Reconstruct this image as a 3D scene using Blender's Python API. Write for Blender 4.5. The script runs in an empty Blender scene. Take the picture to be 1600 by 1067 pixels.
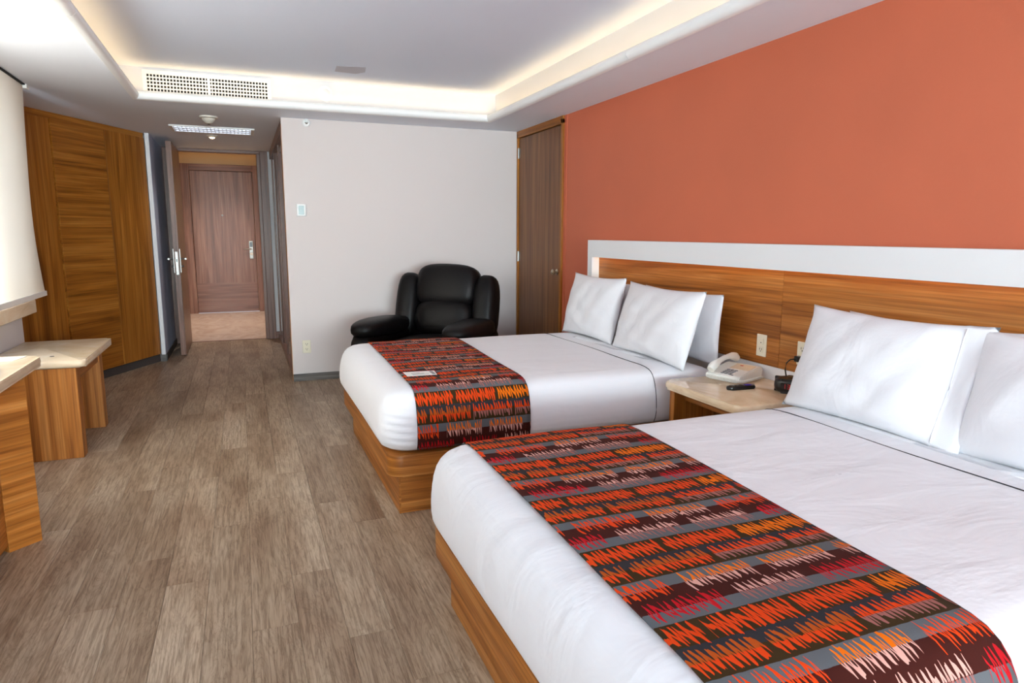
import bpy, bmesh, math, random
from mathutils import Vector, Matrix

random.seed(7)
scene = bpy.context.scene
COL = scene.collection

# ------------------------------------------------------------------ camera, light, exposure
CAM_H = 1.35
def make_camera():
    yaw, pitch, roll, fpx = 0.37755, -0.15971, 0.002756, 1055.11
    ca, sa, cb, sb = math.cos(yaw), math.sin(yaw), math.cos(pitch), math.sin(pitch)
    f = Vector((sa*cb, ca*cb, sb)); r = Vector((ca, -sa, 0)); u = r.cross(f)
    cc, sc = math.cos(roll), math.sin(roll)
    r2 = cc*r + sc*u; u2 = -sc*r + cc*u
    cam = bpy.data.cameras.new('camera'); cam.sensor_width = 36; cam.sensor_fit = 'HORIZONTAL'
    cam.lens = 36*fpx/1600; cam.clip_start = 0.05
    o = bpy.data.objects.new('camera', cam); COL.objects.link(o)
    o.matrix_world = Matrix(((r2.x, u2.x, -f.x, 0), (r2.y, u2.y, -f.y, 0), (r2.z, u2.z, -f.z, CAM_H), (0, 0, 0, 1)))
    scene.camera = o
make_camera()

world = bpy.data.worlds.new('sky'); scene.world = world; world.use_nodes = True
world.node_tree.nodes['Background'].inputs[0].default_value = (0.75, 0.85, 1.0, 1)
world.node_tree.nodes['Background'].inputs[1].default_value = 1.0

def area_light(name, loc, direction, sx, sy, power, color):
    l = bpy.data.lights.new(name, 'AREA'); l.shape = 'RECTANGLE'; l.size = sx; l.size_y = sy
    l.energy = power; l.color = color
    o = bpy.data.objects.new(name, l); COL.objects.link(o)
    o.location = loc; o.rotation_euler = Vector(direction).to_track_quat('-Z', 'Z').to_euler()
    return o
# daylight behind the blind; rear and side lamps are fill added at unseen windows
area_light('rear_fill_added', (0.55, -6.64, 1.44), (0, 1, 0.2), 3.3, 1.45, 760, (0.77, 0.96, 1.0))
area_light('side_fill_added', (-1.66, 0.15, 1.55), (1, 0.5, 0.9), 2.7, 1.25, 14, (0.79, 0.97, 1.0))
area_light('daylight_blind_window', (-1.66, 3.75, 1.42), (1, 0, -0.05), 3.2, 1.05, 185, (0.78, 0.90, 1.0))

vs = scene.view_settings
vs.view_transform = 'Standard'; vs.look = 'None'; vs.gamma = 1.0; vs.exposure = 0.08; vs.use_curve_mapping = False

# ------------------------------------------------------------------ node helpers and materials
def lin(c):
    return tuple(((v/255)/12.92 if v/255 <= 0.04045 else ((v/255+0.055)/1.055)**2.4) for v in c) + (1.0,)

class E:
    """a scalar socket with arithmetic"""
    def __init__(s, t, sock): s.t, s.s = t, sock
    def _m(s, op, *a):
        n = s.t.nodes.new('ShaderNodeMath'); n.operation = op
        for i, v in enumerate((s,)+a):
            if isinstance(v, E): s.t.links.new(v.s, n.inputs[i])
            else: n.inputs[i].default_value = v
        return E(s.t, n.outputs[0])
    def __add__(s, o): return s._m('ADD', o)
    def __sub__(s, o): return s._m('SUBTRACT', o)
    def __mul__(s, o): return s._m('MULTIPLY', o)
    def __truediv__(s, o): return s._m('DIVIDE', o)
    def fract(s): return s._m('FRACT')
    def floor(s): return s._m('FLOOR')
    def abs(s): return s._m('ABSOLUTE')
    def lt(s, o): return s._m('LESS_THAN', o)
    def gt(s, o): return s._m('GREATER_THAN', o)

def new_mat(name):
    m = bpy.data.materials.new(name); m.use_nodes = True
    t = m.node_tree; b = t.nodes['Principled BSDF']
    return m, t, b

def noise(t, vec, scale=5, detail=4, rough=0.5, dist=0.0, dim='3D'):
    n = t.nodes.new('ShaderNodeTexNoise'); n.noise_dimensions = dim
    n.inputs['Scale'].default_value = scale; n.inputs['Detail'].default_value = detail
    n.inputs['Roughness'].default_value = rough; n.inputs['Distortion'].default_value = dist
    if vec is not None: t.links.new(vec, n.inputs['Vector'])
    return n

def mapping(t, src, scale=(1, 1, 1), loc=(0, 0, 0)):
    n = t.nodes.new('ShaderNodeMapping'); n.inputs['Scale'].default_value = scale
    n.inputs['Location'].default_value = loc; t.links.new(src, n.inputs['Vector']); return n.outputs[0]

def ramp(t, fac, stops):
    n = t.nodes.new('ShaderNodeValToRGB'); e = n.color_ramp.elements
    while len(e) < len(stops): e.new(0.5)
    for k, (p, c) in enumerate(stops): e[k].position = p; e[k].color = c if len(c) == 4 else lin(c)
    t.links.new(fac, n.inputs[0]); return n.outputs[0]

def mixc(t, fac, a, b, blend='MIX'):
    n = t.nodes.new('ShaderNodeMix'); n.data_type = 'RGBA'; n.blend_type = blend
    for sock, v in ((n.inputs[0], fac), (n.inputs[6], a), (n.inputs[7], b)):
        if isinstance(v, E): v = v.s
        if isinstance(v, (int, float)): sock.default_value = v
        elif isinstance(v, tuple): sock.default_value = v
        else: t.links.new(v, sock)
    return n.outputs[2]

def bump(t, b, height, strength=0.2, dist=0.01):
    n = t.nodes.new('ShaderNodeBump'); n.inputs['Strength'].default_value = strength
    n.inputs['Distance'].default_value = dist
    t.links.new(height, n.inputs['Height']); t.links.new(n.outputs[0], b.inputs['Normal'])

def tex(t, which='Object'):
    return t.nodes.new('ShaderNodeTexCoord').outputs[which]

def plain(name, rgb, rough=0.5, metal=0.0, spec=0.5, bump_scale=None, bump_str=0.05, emit=None, vary=0.0):
    m, t, b = new_mat(name)
    b.inputs['Base Color'].default_value = lin(rgb); b.inputs['Roughness'].default_value = rough
    b.inputs['Metallic'].default_value = metal; b.inputs['Specular IOR Level'].default_value = spec
    if bump_scale:
        n = noise(t, tex(t), bump_scale, 4); bump(t, b, n.outputs[0], bump_str)
        if vary:
            lo = tuple(max(0, c*(1-vary)) for c in rgb); hi = tuple(min(255, c*(1+vary)) for c in rgb)
            n2 = noise(t, tex(t), 1.3, 3)
            t.links.new(ramp(t, n2.outputs[0], [(0.3, lo), (0.7, hi)]), b.inputs['Base Color'])
    if emit:
        b.inputs['Emission Color'].default_value = lin(emit[0]); b.inputs['Emission Strength'].default_value = emit[1]
    return m

def wood(name, dark, mid, light, grain, rough=0.42, along=0.7, across=17.0, spec=0.35):
    """veneer with the grain along axis 0/1/2 of the object's own coordinates"""
    m, t, b = new_mat(name)
    oi = t.nodes.new('ShaderNodeObjectInfo')
    co = t.nodes.new('ShaderNodeVectorMath'); co.operation = 'ADD'
    sc_ = t.nodes.new('ShaderNodeVectorMath'); sc_.operation = 'SCALE'
    sc_.inputs[0].default_value = (3.1, 5.3, 7.7); t.links.new(oi.outputs['Random'], sc_.inputs['Scale'])
    t.links.new(tex(t), co.inputs[0]); t.links.new(sc_.outputs[0], co.inputs[1])
    s = [across]*3; s[grain] = along
    s2 = [across*7]*3; s2[grain] = along*2
    n1 = noise(t, mapping(t, co.outputs[0], s), 1.0, 5, 0.55, 0.9)
    n2 = noise(t, mapping(t, co.outputs[0], s2), 1.0, 3, 0.6, 0.2)
    c1 = ramp(t, n1.outputs[0], [(0.28, dark), (0.5, mid), (0.74, light)])
    c2 = ramp(t, n2.outputs[0], [(0.35, (196, 190, 184)), (0.62, (255, 255, 255))])
    t.links.new(mixc(t, 0.8, c1, c2, 'MULTIPLY'), b.inputs['Base Color'])
    b.inputs['Roughness'].default_value = rough; b.inputs['Specular IOR Level'].default_value = spec
    bump(t, b, n2.outputs[0], 0.06, 0.002)
    return m

TEAK = ((134, 76, 24), (184, 114, 46), (210, 146, 78))
TEAKW = ((130, 74, 18), (176, 108, 34), (202, 136, 58))
WALN = ((104, 64, 34), (136, 88, 50), (160, 110, 68))
HALLW = ((104, 68, 54), (142, 100, 84), (172, 134, 118))
M = {}
for ax, nm in enumerate('xyz'):
    M['teak_'+nm] = wood('teak_'+nm, *TEAK, ax)
    M['wardrobe_'+nm] = wood('wardrobe_teak_'+nm, *TEAKW, ax)
    M['walnut_'+nm] = wood('walnut_'+nm, *WALN, ax, rough=0.4)
    M['hall_'+nm] = wood('hall_walnut_'+nm, *HALLW, ax, rough=0.33)
def wood_h(name, cols):
    m = wood(name, *cols, 0, across=26.0, along=0.9)
    for n in m.node_tree.nodes:
        if n.type == 'MAPPING':
            sc = n.inputs['Scale'].default_value; sc[1] = sc[0]
    return m
M['teak_h'] = wood_h('teak_h', TEAK)
M['white'] = plain('white_paint', (236, 235, 238), 0.6, bump_scale=90, bump_str=0.03)
M['cove'] = plain('cove_paint', (222, 222, 226), 0.7)
M['lip'] = plain('lip_white', (252, 253, 255), 0.45)
M['brass'] = plain('satin_brass', (206, 192, 170), 0.3, metal=1.0)
M['ceiling'] = plain('ceiling_paint_cool_cast', (228, 236, 255), 0.75, bump_scale=60, bump_str=0.03)  # white paint, with the cool cast of the light mixed into its colour
M['soffit'] = plain('soffit_paint_cool_cast', (240, 244, 255), 0.75, bump_scale=60, bump_str=0.03)  # same bluish light cast put into the white soffit
M['wallpaint'] = plain('wall_paint', (222, 211, 209), 0.7, bump_scale=70, bump_str=0.04)
M['hallpaint'] = plain('hall_paint_blue_shade', (212, 220, 245), 0.6, bump_scale=70, bump_str=0.04)  # wall taken as white; its bluish shade is put into the colour
M['red'] = plain('terracotta_paint', (206, 108, 76), 0.62, bump_scale=80, bump_str=0.05, vary=0.025)
M['lacquer'] = plain('white_lacquer', (238, 239, 242), 0.35)
M['stain'] = plain('stain_grey', (196, 194, 206), 0.8)
M['dark'] = plain('dark_gap', (18, 16, 16), 0.7)
M['tan'] = plain('vestibule_tan', (232, 204, 162), 0.6)
M['chrome'] = plain('brushed_metal', (150, 146, 142), 0.34, metal=1.0)
M['lockdark'] = plain('lock_reader', (60, 62, 70), 0.25)
M['black'] = plain('black_plastic', (14, 14, 16), 0.3)
M['ivory'] = plain('ivory_plastic', (236, 228, 206), 0.4)
M['slot'] = plain('slot', (70, 60, 52), 0.6)
M['phone'] = plain('phone_plastic', (240, 238, 232), 0.4)
M['key'] = plain('phone_key', (140, 138, 140), 0.5)
M['label'] = plain('phone_label', (232, 214, 188), 0.5)
M['paper'] = plain('paper', (240, 236, 232), 0.6)
M['ink'] = plain('print_grey', (150, 146, 150), 0.7)
M['lcd'] = plain('lcd_grey_green', (112, 132, 130), 0.25)
M['blue'] = plain('remote_button_blue', (46, 30, 170), 0.4)
M['redled'] = plain('clock_digits', (120, 10, 16), 0.3, emit=((255, 20, 20), 0.25))
M['thread'] = plain('black_thread', (40, 38, 44), 0.8)
M['kick'] = plain('dark_skirting', (74, 68, 66), 0.5)
M['base'] = wood('grey_oak_skirting', (78, 72, 70), (110, 104, 101), (134, 128, 124), 0, across=26, along=2)
M['mirror'] = plain('mirror', (190, 186, 184), 0.06, metal=1.0)
M['tube'] = plain('louver_white', (240, 242, 248), 0.35)
M['lamp_on'] = plain('lamp_on', (255, 240, 220), 0.4, emit=((255, 226, 180), 6.0))
M['panel_on'] = plain('tube_on', (240, 244, 255), 0.4, emit=((232, 240, 255), 1.6))
M['led'] = plain('warm_led', (255, 214, 150), 0.4, emit=((255, 190, 100), 0.6))
M['led_head'] = plain('warm_led_headboard', (255, 214, 150), 0.4, emit=((255, 196, 110), 9.0))
M['sensor'] = plain('sensor_white', (240, 240, 240), 0.4)
M['detector'] = plain('detector_ivory', (226, 220, 208), 0.45)
M['metal_white'] = plain('vent_white', (246, 244, 240), 0.45)
M['glass_dark'] = plain('clock_face', (16, 10, 12), 0.08)

def linen():
    m, t, b = new_mat('white_linen')
    b.inputs['Base Color'].default_value = lin((236, 235, 240)); b.inputs['Roughness'].default_value = 0.8
    b.inputs['Specular IOR Level'].default_value = 0.2; b.inputs['Sheen Weight'].default_value = 0.15
    n = noise(t, mapping(t, tex(t), (3, 7, 5)), 1.0, 4, 0.5, 0.6)
    bump(t, b, n.outputs[0], 0.4, 0.02)
    return m
M['linen'] = linen()

def leather():
    m, t, b = new_mat('black_leather')
    b.inputs['Base Color'].default_value = lin((15, 12, 13)); b.inputs['Roughness'].default_value = 0.45
    b.inputs['Specular IOR Level'].default_value = 0.22
    n = noise(t, tex(t), 9, 6, 0.6); bump(t, b, n.outputs[0], 0.25, 0.01)
    return m
M['leather'] = leather()

def marble(name, lo, mid, hi, rough):
    m, t, b = new_mat(name)
    n = noise(t, mapping(t, tex(t), (4, 2.2, 6)), 1.2, 7, 0.6, 1.6)
    t.links.new(ramp(t, n.outputs[0], [(0.3, lo), (0.52, mid), (0.75, hi)]), b.inputs['Base Color'])
    b.inputs['Roughness'].default_value = rough; b.inputs['Specular IOR Level'].default_value = 0.5
    return m
M['marble'] = marble('cream_marble', (228, 204, 170), (238, 218, 190), (246, 234, 216), 0.25)
M['marble_ns'] = marble('beige_marble', (216, 184, 146), (238, 212, 178), (248, 230, 202), 0.1)
M['marble_floor'] = marble('vestibule_marble', (214, 192, 176), (230, 212, 200), (242, 228, 218), 0.2)

def plank_mat(name):
    m, t, b = new_mat(name)
    oi = t.nodes.new('ShaderNodeObjectInfo'); rnd = E(t, oi.outputs['Random'])
    sc_ = t.nodes.new('ShaderNodeVectorMath'); sc_.operation = 'SCALE'
    sc_.inputs[0].default_value = (13, 29, 5); t.links.new(oi.outputs['Random'], sc_.inputs['Scale'])
    co = t.nodes.new('ShaderNodeVectorMath'); co.operation = 'ADD'
    geo_ = t.nodes.new('ShaderNodeNewGeometry')
    t.links.new(geo_.outputs['Position'], co.inputs[0]); t.links.new(sc_.outputs[0], co.inputs[1])
    n1 = noise(t, mapping(t, co.outputs[0], (11, 1.5, 1)), 1.0, 5, 0.6, 1.6)      # cathedral figure
    n2 = noise(t, mapping(t, co.outputs[0], (120, 6, 1)), 1.0, 3, 0.6, 0.5)       # pores
    n3 = noise(t, mapping(t, co.outputs[0], (5, 1.2, 1)), 1.0, 3, 0.5)            # clouds
    rings = (E(t, n1.outputs[0])*11.0).fract()
    rings = (rings*2.0-1.0).abs()
    c = ramp(t, n3.outputs[0], [(0.3, (158, 132, 110)), (0.5, (186, 164, 142)), (0.72, (206, 188, 168))])
    c = mixc(t, 0.5, c, ramp(t, rings.s, [(0.0, (196, 184, 174)), (0.5, (255, 255, 255))]), 'MULTIPLY')
    c = mixc(t, 0.7, c, ramp(t, n2.outputs[0], [(0.36, (178, 166, 156)), (0.58, (255, 255, 255))]), 'MULTIPLY')
    tone = ramp(t, rnd.s, [(0.0, (228, 222, 216)), (0.5, (242, 238, 233)), (1.0, (255, 253, 250))])
    c = mixc(t, 1.0, c, tone, 'MULTIPLY')
    t.links.new(c, b.inputs['Base Color'])
    b.inputs['Roughness'].default_value = 0.42; b.inputs['Specular IOR Level'].default_value = 0.3
    bump(t, b, n2.outputs[0], 0.12, 0.002)
    return m
M['plank'] = plank_mat('grey_oak_plank')
M['subfloor'] = plain('subfloor', (110, 92, 78), 0.8)

def blind_mat():
    m, t, b = new_mat('blind_fabric')
    b.inputs['Base Color'].default_value = lin((244, 232, 214)); b.inputs['Roughness'].default_value = 0.8
    tr = t.nodes.new('ShaderNodeBsdfTranslucent'); tr.inputs[0].default_value = lin((255, 241, 220))
    mx = t.nodes.new('ShaderNodeMixShader'); mx.inputs[0].default_value = 0.55
    out = t.nodes['Material Output']
    t.links.new(b.outputs[0], mx.inputs[1]); t.links.new(tr.outputs[0], mx.inputs[2]); t.links.new(mx.outputs[0], out.inputs[0])
    n = noise(t, tex(t), 400, 2); bump(t, b, n.outputs[0], 0.05, 0.002)
    return m
M['blind'] = blind_mat()

def glass_mat():
    m, t, b = new_mat('window_glass')
    tr = t.nodes.new('ShaderNodeBsdfTransparent'); gl = t.nodes.new('ShaderNodeBsdfGlossy'); gl.inputs['Roughness'].default_value = 0.02
    mx = t.nodes.new('ShaderNodeMixShader'); mx.inputs[0].default_value = 0.05
    t.links.new(tr.outputs[0], mx.inputs[1]); t.links.new(gl.outputs[0], mx.inputs[2])
    t.links.new(mx.outputs[0], t.nodes['Material Output'].inputs[0]); t.nodes.remove(b)
    return m
M['glass'] = glass_mat()

def runner_mat():
    """scribble-printed bed runner; UV is in metres: u across the bed's length, v along the runner"""
    m, t, b = new_mat('scribble_runner')
    uv = t.nodes.new('ShaderNodeUVMap'); uv.uv_map = 'UVMap'
    sx = t.nodes.new('ShaderNodeSeparateXYZ'); t.links.new(uv.outputs[0], sx.inputs[0])
    u, v = E(t, sx.outputs[0]), E(t, sx.outputs[1])
    wn = noise(t, mapping(t, uv.outputs[0], (60, 60, 1)), 1.0, 3)
    wn2 = noise(t, mapping(t, uv.outputs[0], (16, 16, 1), (3, 7, 0)), 1.0, 2)
    wob = E(t, wn.outputs[0])-0.5; wob2 = E(t, wn2.outputs[0])-0.5
    ROW = 0.313/4
    r = v/ROW + wob*0.05
    ri = r.floor(); rv = r.fract()                     # row index and place in the row
    k = (ri*-1.0+3.0) - ((ri*-1.0+3.0)/4.0).floor()*4.0                      # 0..3
    SEG = 0.215
    us = u/SEG + (ri*0.37).fract()
    ui = us.floor(); uf = us.fract()
    cell = t.nodes.new('ShaderNodeTexWhiteNoise'); cell.noise_dimensions = '2D'
    cb = t.nodes.new('ShaderNodeCombineXYZ')
    t.links.new(ui.s, cb.inputs[0]); t.links.new((ri - (ri/8.0).floor()*8.0).s, cb.inputs[1]); t.links.new(cb.outputs[0], cell.inputs[0])
    rnd = E(t, cell.outputs[0])
    # zigzag strokes, slanted, of varying reach
    P = 0.0150
    nr = noise(t, None, 1.0, 2, dim='1D'); t.links.new((u*55.0+ri*9.1).s, nr.inputs['W'])
    reach = E(t, nr.outputs[0])-0.5
    nph = noise(t, None, 1.0, 2, dim='1D'); t.links.new((u*34.0+ri*4.7).s, nph.inputs['W'])
    ph = (u + rv*0.012 + wob2*0.010)/P + E(t, nph.outputs[0])*1.6
    tri = (ph.fract()*2.0-1.0).abs()
    lo = reach*0.40+0.20; hi = reach*-0.34+0.86
    vv = (rv-lo)/(hi-lo)
    thin = k.gt(1.5)
    stroke = (tri-vv).abs().lt(thin*-0.11+0.38)*vv.gt(-0.12)*vv.lt(1.12)*uf.gt(0.03)*uf.lt(thin*-0.12+0.96)
    # grounds
    OL, CH, GR, MA = lin((62, 45, 22)), lin((52, 51, 56)), lin((100, 103, 108)), lin((68, 26, 20))
    top = rv.gt(0.5)
    g0 = mixc(t, rv.lt(0.10), OL, CH)
    g1 = mixc(t, rv.gt(0.62), OL, CH)
    g2 = mixc(t, top, MA, GR)
    g3 = mixc(t, rv.gt(0.52), GR, MA)
    k1, k2, k3 = k.gt(0.5), k.gt(1.5), k.gt(2.5)
    ground = mixc(t, k3, mixc(t, k2, mixc(t, k1, g0, g1), g2), g3)
    # inks
    RO, OR, RE, PK, DP, DO = lin((232, 70, 16)), lin((242, 116, 10)), lin((196, 20, 32)), lin((226, 170, 158)), lin((164, 104, 98)), lin((190, 84, 24))
    i0 = mixc(t, rnd.gt(0.62), RO, OR)
    i1 = mixc(t, rv.gt(0.52), mixc(t, rnd.gt(0.75), RO, DP), mixc(t, rnd.gt(0.85), DO, RO))
    i2 = mixc(t, top, mixc(t, rnd.gt(0.5), RO, PK), mixc(t, rnd.gt(0.5), RO, OR))
    i3 = mixc(t, rnd.gt(0.5), mixc(t, rv.gt(0.55), DP, PK), RE)
    ink = mixc(t, k3, mixc(t, k2, mixc(t, k1, i0, i1), i2), i3)
    c = mixc(t, stroke, ground, ink)
    fine = noise(t, mapping(t, uv.outputs[0], (900, 900, 1)), 1.0, 2)
    c = mixc(t, 0.35, c, ramp(t, fine.outputs[0], [(0.3, (170, 170, 170)), (0.7, (255, 255, 255))]), 'MULTIPLY')
    t.links.new(c, b.inputs['Base Color'])
    b.inputs['Roughness'].default_value = 0.85; b.inputs['Specular IOR Level'].default_value = 0.15
    bump(t, b, fine.outputs[0], 0.1, 0.002)
    return m
M['runner'] = runner_mat()

# ------------------------------------------------------------------ mesh helpers
def box(bm, x0, x1, y0, y1, z0, z1, bev=0.0, seg=2):
    r = bmesh.ops.create_cube(bm, size=1.0)
    vs_ = r['verts']
    bmesh.ops.scale(bm, vec=(abs(x1-x0), abs(y1-y0), abs(z1-z0)), verts=vs_)
    bmesh.ops.translate(bm, vec=((x0+x1)/2, (y0+y1)/2, (z0+z1)/2), verts=vs_)
    if bev:
        es = list({e for v in vs_ for e in v.link_edges})
        bmesh.ops.bevel(bm, geom=es, offset=bev, segments=seg, profile=0.5, affect='EDGES')
    return vs_

def prism(bm, pts, z0, z1, bev=0.0, seg=3, bev_bottom=True):
    lo = [bm.verts.new((x, y, z0)) for x, y in pts]; hi = [bm.verts.new((x, y, z1)) for x, y in pts]
    n = len(pts); fs = [bm.faces.new(lo[::-1]), bm.faces.new(hi)]
    for i in range(n): fs.append(bm.faces.new((lo[i], lo[(i+1) % n], hi[(i+1) % n], hi[i])))
    if bev:
        es = [e for e in fs[1].edges] + ([e for e in fs[0].edges] if bev_bottom else [])
        bmesh.ops.bevel(bm, geom=es, offset=bev, segments=seg, profile=0.5, affect='EDGES')

def rounded_rect(x0, x1, y0, y1, r, n=6):
    """r: one radius, or four for the corners (x0y0, x1y0, x1y1, x0y1)"""
    rs = (r,)*4 if not isinstance(r, (tuple, list)) else r
    out = []
    for (cx, cy, a0, k) in ((x0, y0, 180, 0), (x1, y0, 270, 1), (x1, y1, 0, 2), (x0, y1, 90, 3)):
        q = rs[k]
        ccx = cx + (q if cx == x0 else -q); ccy = cy + (q if cy == y0 else -q)
        if q < 1e-5: out.append((cx, cy)); continue
        for i in range(n+1):
            a = math.radians(a0+90*i/n); out.append((ccx+q*math.cos(a), ccy+q*math.sin(a)))
    return out

def tube(bm, pts, r, n=8, closed_ends=True):
    pts = [Vector(p) for p in pts]; rings = []
    up = Vector((0, 0, 1))
    for i, p in enumerate(pts):
        d = (pts[min(i+1, len(pts)-1)]-pts[max(i-1, 0)]).normalized()
        a = d.cross(up)
        if a.length < 1e-3: a = d.cross(Vector((1, 0, 0)))
        a.normalize(); c = a.cross(d)
        rr = r[i] if isinstance(r, (list, tuple)) else r
        rings.append([bm.verts.new(p+rr*(math.cos(2*math.pi*k/n)*a+math.sin(2*math.pi*k/n)*c)) for k in range(n)])
    for i in range(len(rings)-1):
        for k in range(n):
            bm.faces.new((rings[i][k], rings[i][(k+1) % n], rings[i+1][(k+1) % n], rings[i+1][k]))
    if closed_ends:
        bm.faces.new(rings[0][::-1]); bm.faces.new(rings[-1])

def lathe(bm, prof, n=24, axis='z', center=(0, 0, 0)):
    """prof: (radius, height) pairs along axis"""
    c = Vector(center); rings = []
    for (r, h) in prof:
        ring = []
        for k in range(n):
            a = 2*math.pi*k/n; x, y = r*math.cos(a), r*math.sin(a)
            p = {'z': (x, y, h), 'y': (x, h, y), 'x': (h, x, y)}[axis]
            ring.append(bm.verts.new(c+Vector(p)))
        rings.append(ring)
    for i in range(len(rings)-1):
        for k in range(n):
            bm.faces.new((rings[i][k], rings[i][(k+1) % n], rings[i+1][(k+1) % n], rings[i+1][k]))
    bm.faces.new(rings[0][::-1]); bm.faces.new(rings[-1])

def obj(name, bm, mat, parent=None, smooth=False, loc=None, rotz=None):
    bmesh.ops.recalc_face_normals(bm, faces=bm.faces)
    me = bpy.data.meshes.new(name); bm.to_mesh(me); bm.free()
    if smooth:
        for p in me.polygons: p.use_smooth = True
    me.materials.append(M[mat] if isinstance(mat, str) else mat)
    o = bpy.data.objects.new(name, me); COL.objects.link(o)
    if parent is not None: o.parent = parent
    if loc is not None: o.location = loc
    if rotz is not None: o.rotation_euler.z = rotz
    return o

def bobj(name, dims, mat, parent=None, bev=0.0, seg=2, smooth=False):
    bm = bmesh.new(); box(bm, *dims, bev, seg); return obj(name, bm, mat, parent, smooth)

def smooth_by_angle(o, deg=35):
    bm = bmesh.new(); bm.from_mesh(o.data)
    for f in bm.faces: f.smooth = True
    for e in bm.edges:
        if len(e.link_faces) == 2: e.smooth = e.calc_face_angle(0) < math.radians(deg)
    bm.to_mesh(o.data); bm.free(); return o

def thing(name, label, cat, loc=(0, 0, 0), rotz=0.0, group=None):
    o = bpy.data.objects.new(name, None); COL.objects.link(o); o.empty_display_size = 0.1
    o.location = loc; o.rotation_euler = (0, 0, rotz); return tag(o, label, cat, group)

def tag(o, label, cat=None, group=None):
    o['label'] = label
    if cat: o['category'] = cat
    if group: o['group'] = group
    return o

def struct(o, label=None):
    o['kind'] = 'structure'
    if label: o['label'] = label
    return o

def structure(name, label=None):
    o = bpy.data.objects.new(name, None); COL.objects.link(o); o.empty_display_size = 0.1
    return struct(o, label)

# ------------------------------------------------------------------ room measures (metres)
XR, YB, ZS = 2.588, 6.3616, 2.326          # terracotta wall, back wall, soffit height
XW, YE = -1.44, 5.55                       # window wall face and its far end
YH = 9.13                                  # inner hall doorway
XH0, XH1 = -0.81, 0.39                     # hall side walls
YV = 12.41                                 # entry door plane
YN = -6.5                                  # unseen wall behind the photographer, set far back to even the light

# floor: sub-floor slab and planks
floor = structure('floor', 'grey-brown wood plank floor of the room and hall')
bobj('subfloor', (-2.25, 2.75, YN, YH, -0.12, -0.009), 'subfloor', floor)
PW = 0.1523
cols = {-3: 3.2, -2: 2.647, -1: 3.0, 0: 2.74, 1: 3.24, 2: 2.30, 3: 2.653, 4: 2.142, 5: 3.07}   # column -> a known end joint
plank_cache = {}
def plank(x0, x1, y0, y1):
    key = (round(x1-x0, 4), round(y1-y0, 3))
    if key not in plank_cache:
        bm = bmesh.new(); w, l = key; g = 0.0004
        box(bm, g, w-g, g, l-g, -0.009, 0.0, 0.0)
        top = [e for e in bm.edges if all(v.co.z > -0.001 for v in e.verts)]
        bmesh.ops.bevel(bm, geom=top, offset=0.0008, segments=1, affect='EDGES')
        o = obj('plank', bm, 'plank', floor); plank_cache[key] = o
    else:
        o = plank_cache[key].copy(); COL.objects.link(o)
    o.location = (x0, y0, 0)
LEN = 1.22
x_ref = -0.345
for c in range(-12, 21):
    x0 = x_ref + PW*c; x1 = x0+PW
    if x0 > XR or x1 < -2.1: continue
    x0 = max(x0, -2.1); x1 = min(x1, XR)
    if x1-x0 < 0.02: continue
    j = cols.get(c, 2.2+random.random()*LEN)
    y = j - LEN*3
    yend = YH if (x1 > XH0-0.05 and x0 < XH1+0.05) else YB
    if x1 <= XH0-0.05: yend = 7.9
    while y < yend:
        a, b_ = max(y, 0.2), min(y+LEN, yend)
        if b_-a > 0.03: plank(x0, x1, a, b_)
        y += LEN
bobj('near_boards', (-2.1, XR, YN, 0.2, -0.009, -0.0005), 'plank', floor)
vf = structure('floor', 'pale marble floor of the entry vestibule'); 
bobj('marble_slab', (-1.05, 0.55, YH, YV, -0.12, 0.0), 'marble_floor', vf)
bobj('threshold_strip', (-0.70, 0.23, YH-0.02, YH+0.02, 0.0, 0.004), 'hall_x', vf)

# walls
wr = structure('wall_right', 'terracotta painted wall behind the beds')
bobj('painted_face', (XR, XR+0.14, YN, 5.29, 0, ZS+0.4), 'red', wr)
bobj('door_side_pier', (XR+0.05, XR+0.14, 5.29, YB+0.14, 0, ZS+0.4), 'white', wr)
wb = structure('wall_back', 'pale cream wall behind the black recliner')
bobj('painted_face', (0.372, XR+0.14, YB, YB+0.12, 0, ZS+0.05), 'wallpaint', wb)
bb = struct(bobj('baseboard_back', (0.372, XR-0.02, YB-0.014, YB, 0, 0.066), 'base'), 'grey wood baseboard under the cream wall')
wl = structure('wall_left', 'white window wall behind the blind and desk')
def wbox(n, *d): return bobj(n, d, 'white', wl)
wbox('sill_wall', XW-0.14, XW, YN, YE, 0, 0.86)
wbox('lintel_wall', XW-0.14, XW, YN, YE, 2.22, ZS+0.05)
for a, b_ in ((YN, -1.3), (1.6, 2.1), (5.38, YE)): wbox('pier', XW-0.14, XW, a, b_, 0.86, 2.22)
wbox('return_wall', -2.25, XW-0.14, YE-0.12, YE, 0, ZS+0.05)
wbox('recess_wall', -2.25, -2.15, YE, 8.1, 0, ZS+0.05)
wn_ = structure('wall_near', 'unseen white wall behind the viewpoint with an added window opening')  # its window is added as an opening for the rear fill lamp
for d in ((XW-0.14, XR+0.14, YN-0.1, YN, 0, 0.68), (XW-0.14, XR+0.14, YN-0.1, YN, 2.2, ZS+0.05),
          (XW-0.14, -1.15, YN-0.1, YN, 0.68, 2.2), (2.25, XR+0.14, YN-0.1, YN, 0.68, 2.2)):
    bobj('pier', d, 'white', wn_)
hl = structure('wall_hall_left', 'white hall wall beside the tall wardrobe, bluish shade mixed into its colour')
bobj('painted_face', (-0.846, XH0, 7.885, YH, 0, ZS+0.05), 'hallpaint', hl)
bobj('white_corner', (-0.847, XH0-0.001, 7.87, 7.886, 0.072, ZS+0.0), 'white', hl)
bobj('corner_skirting', (-0.86, XH0+0.004, 7.862, 7.89, 0, 0.072), 'base', hl)
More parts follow.
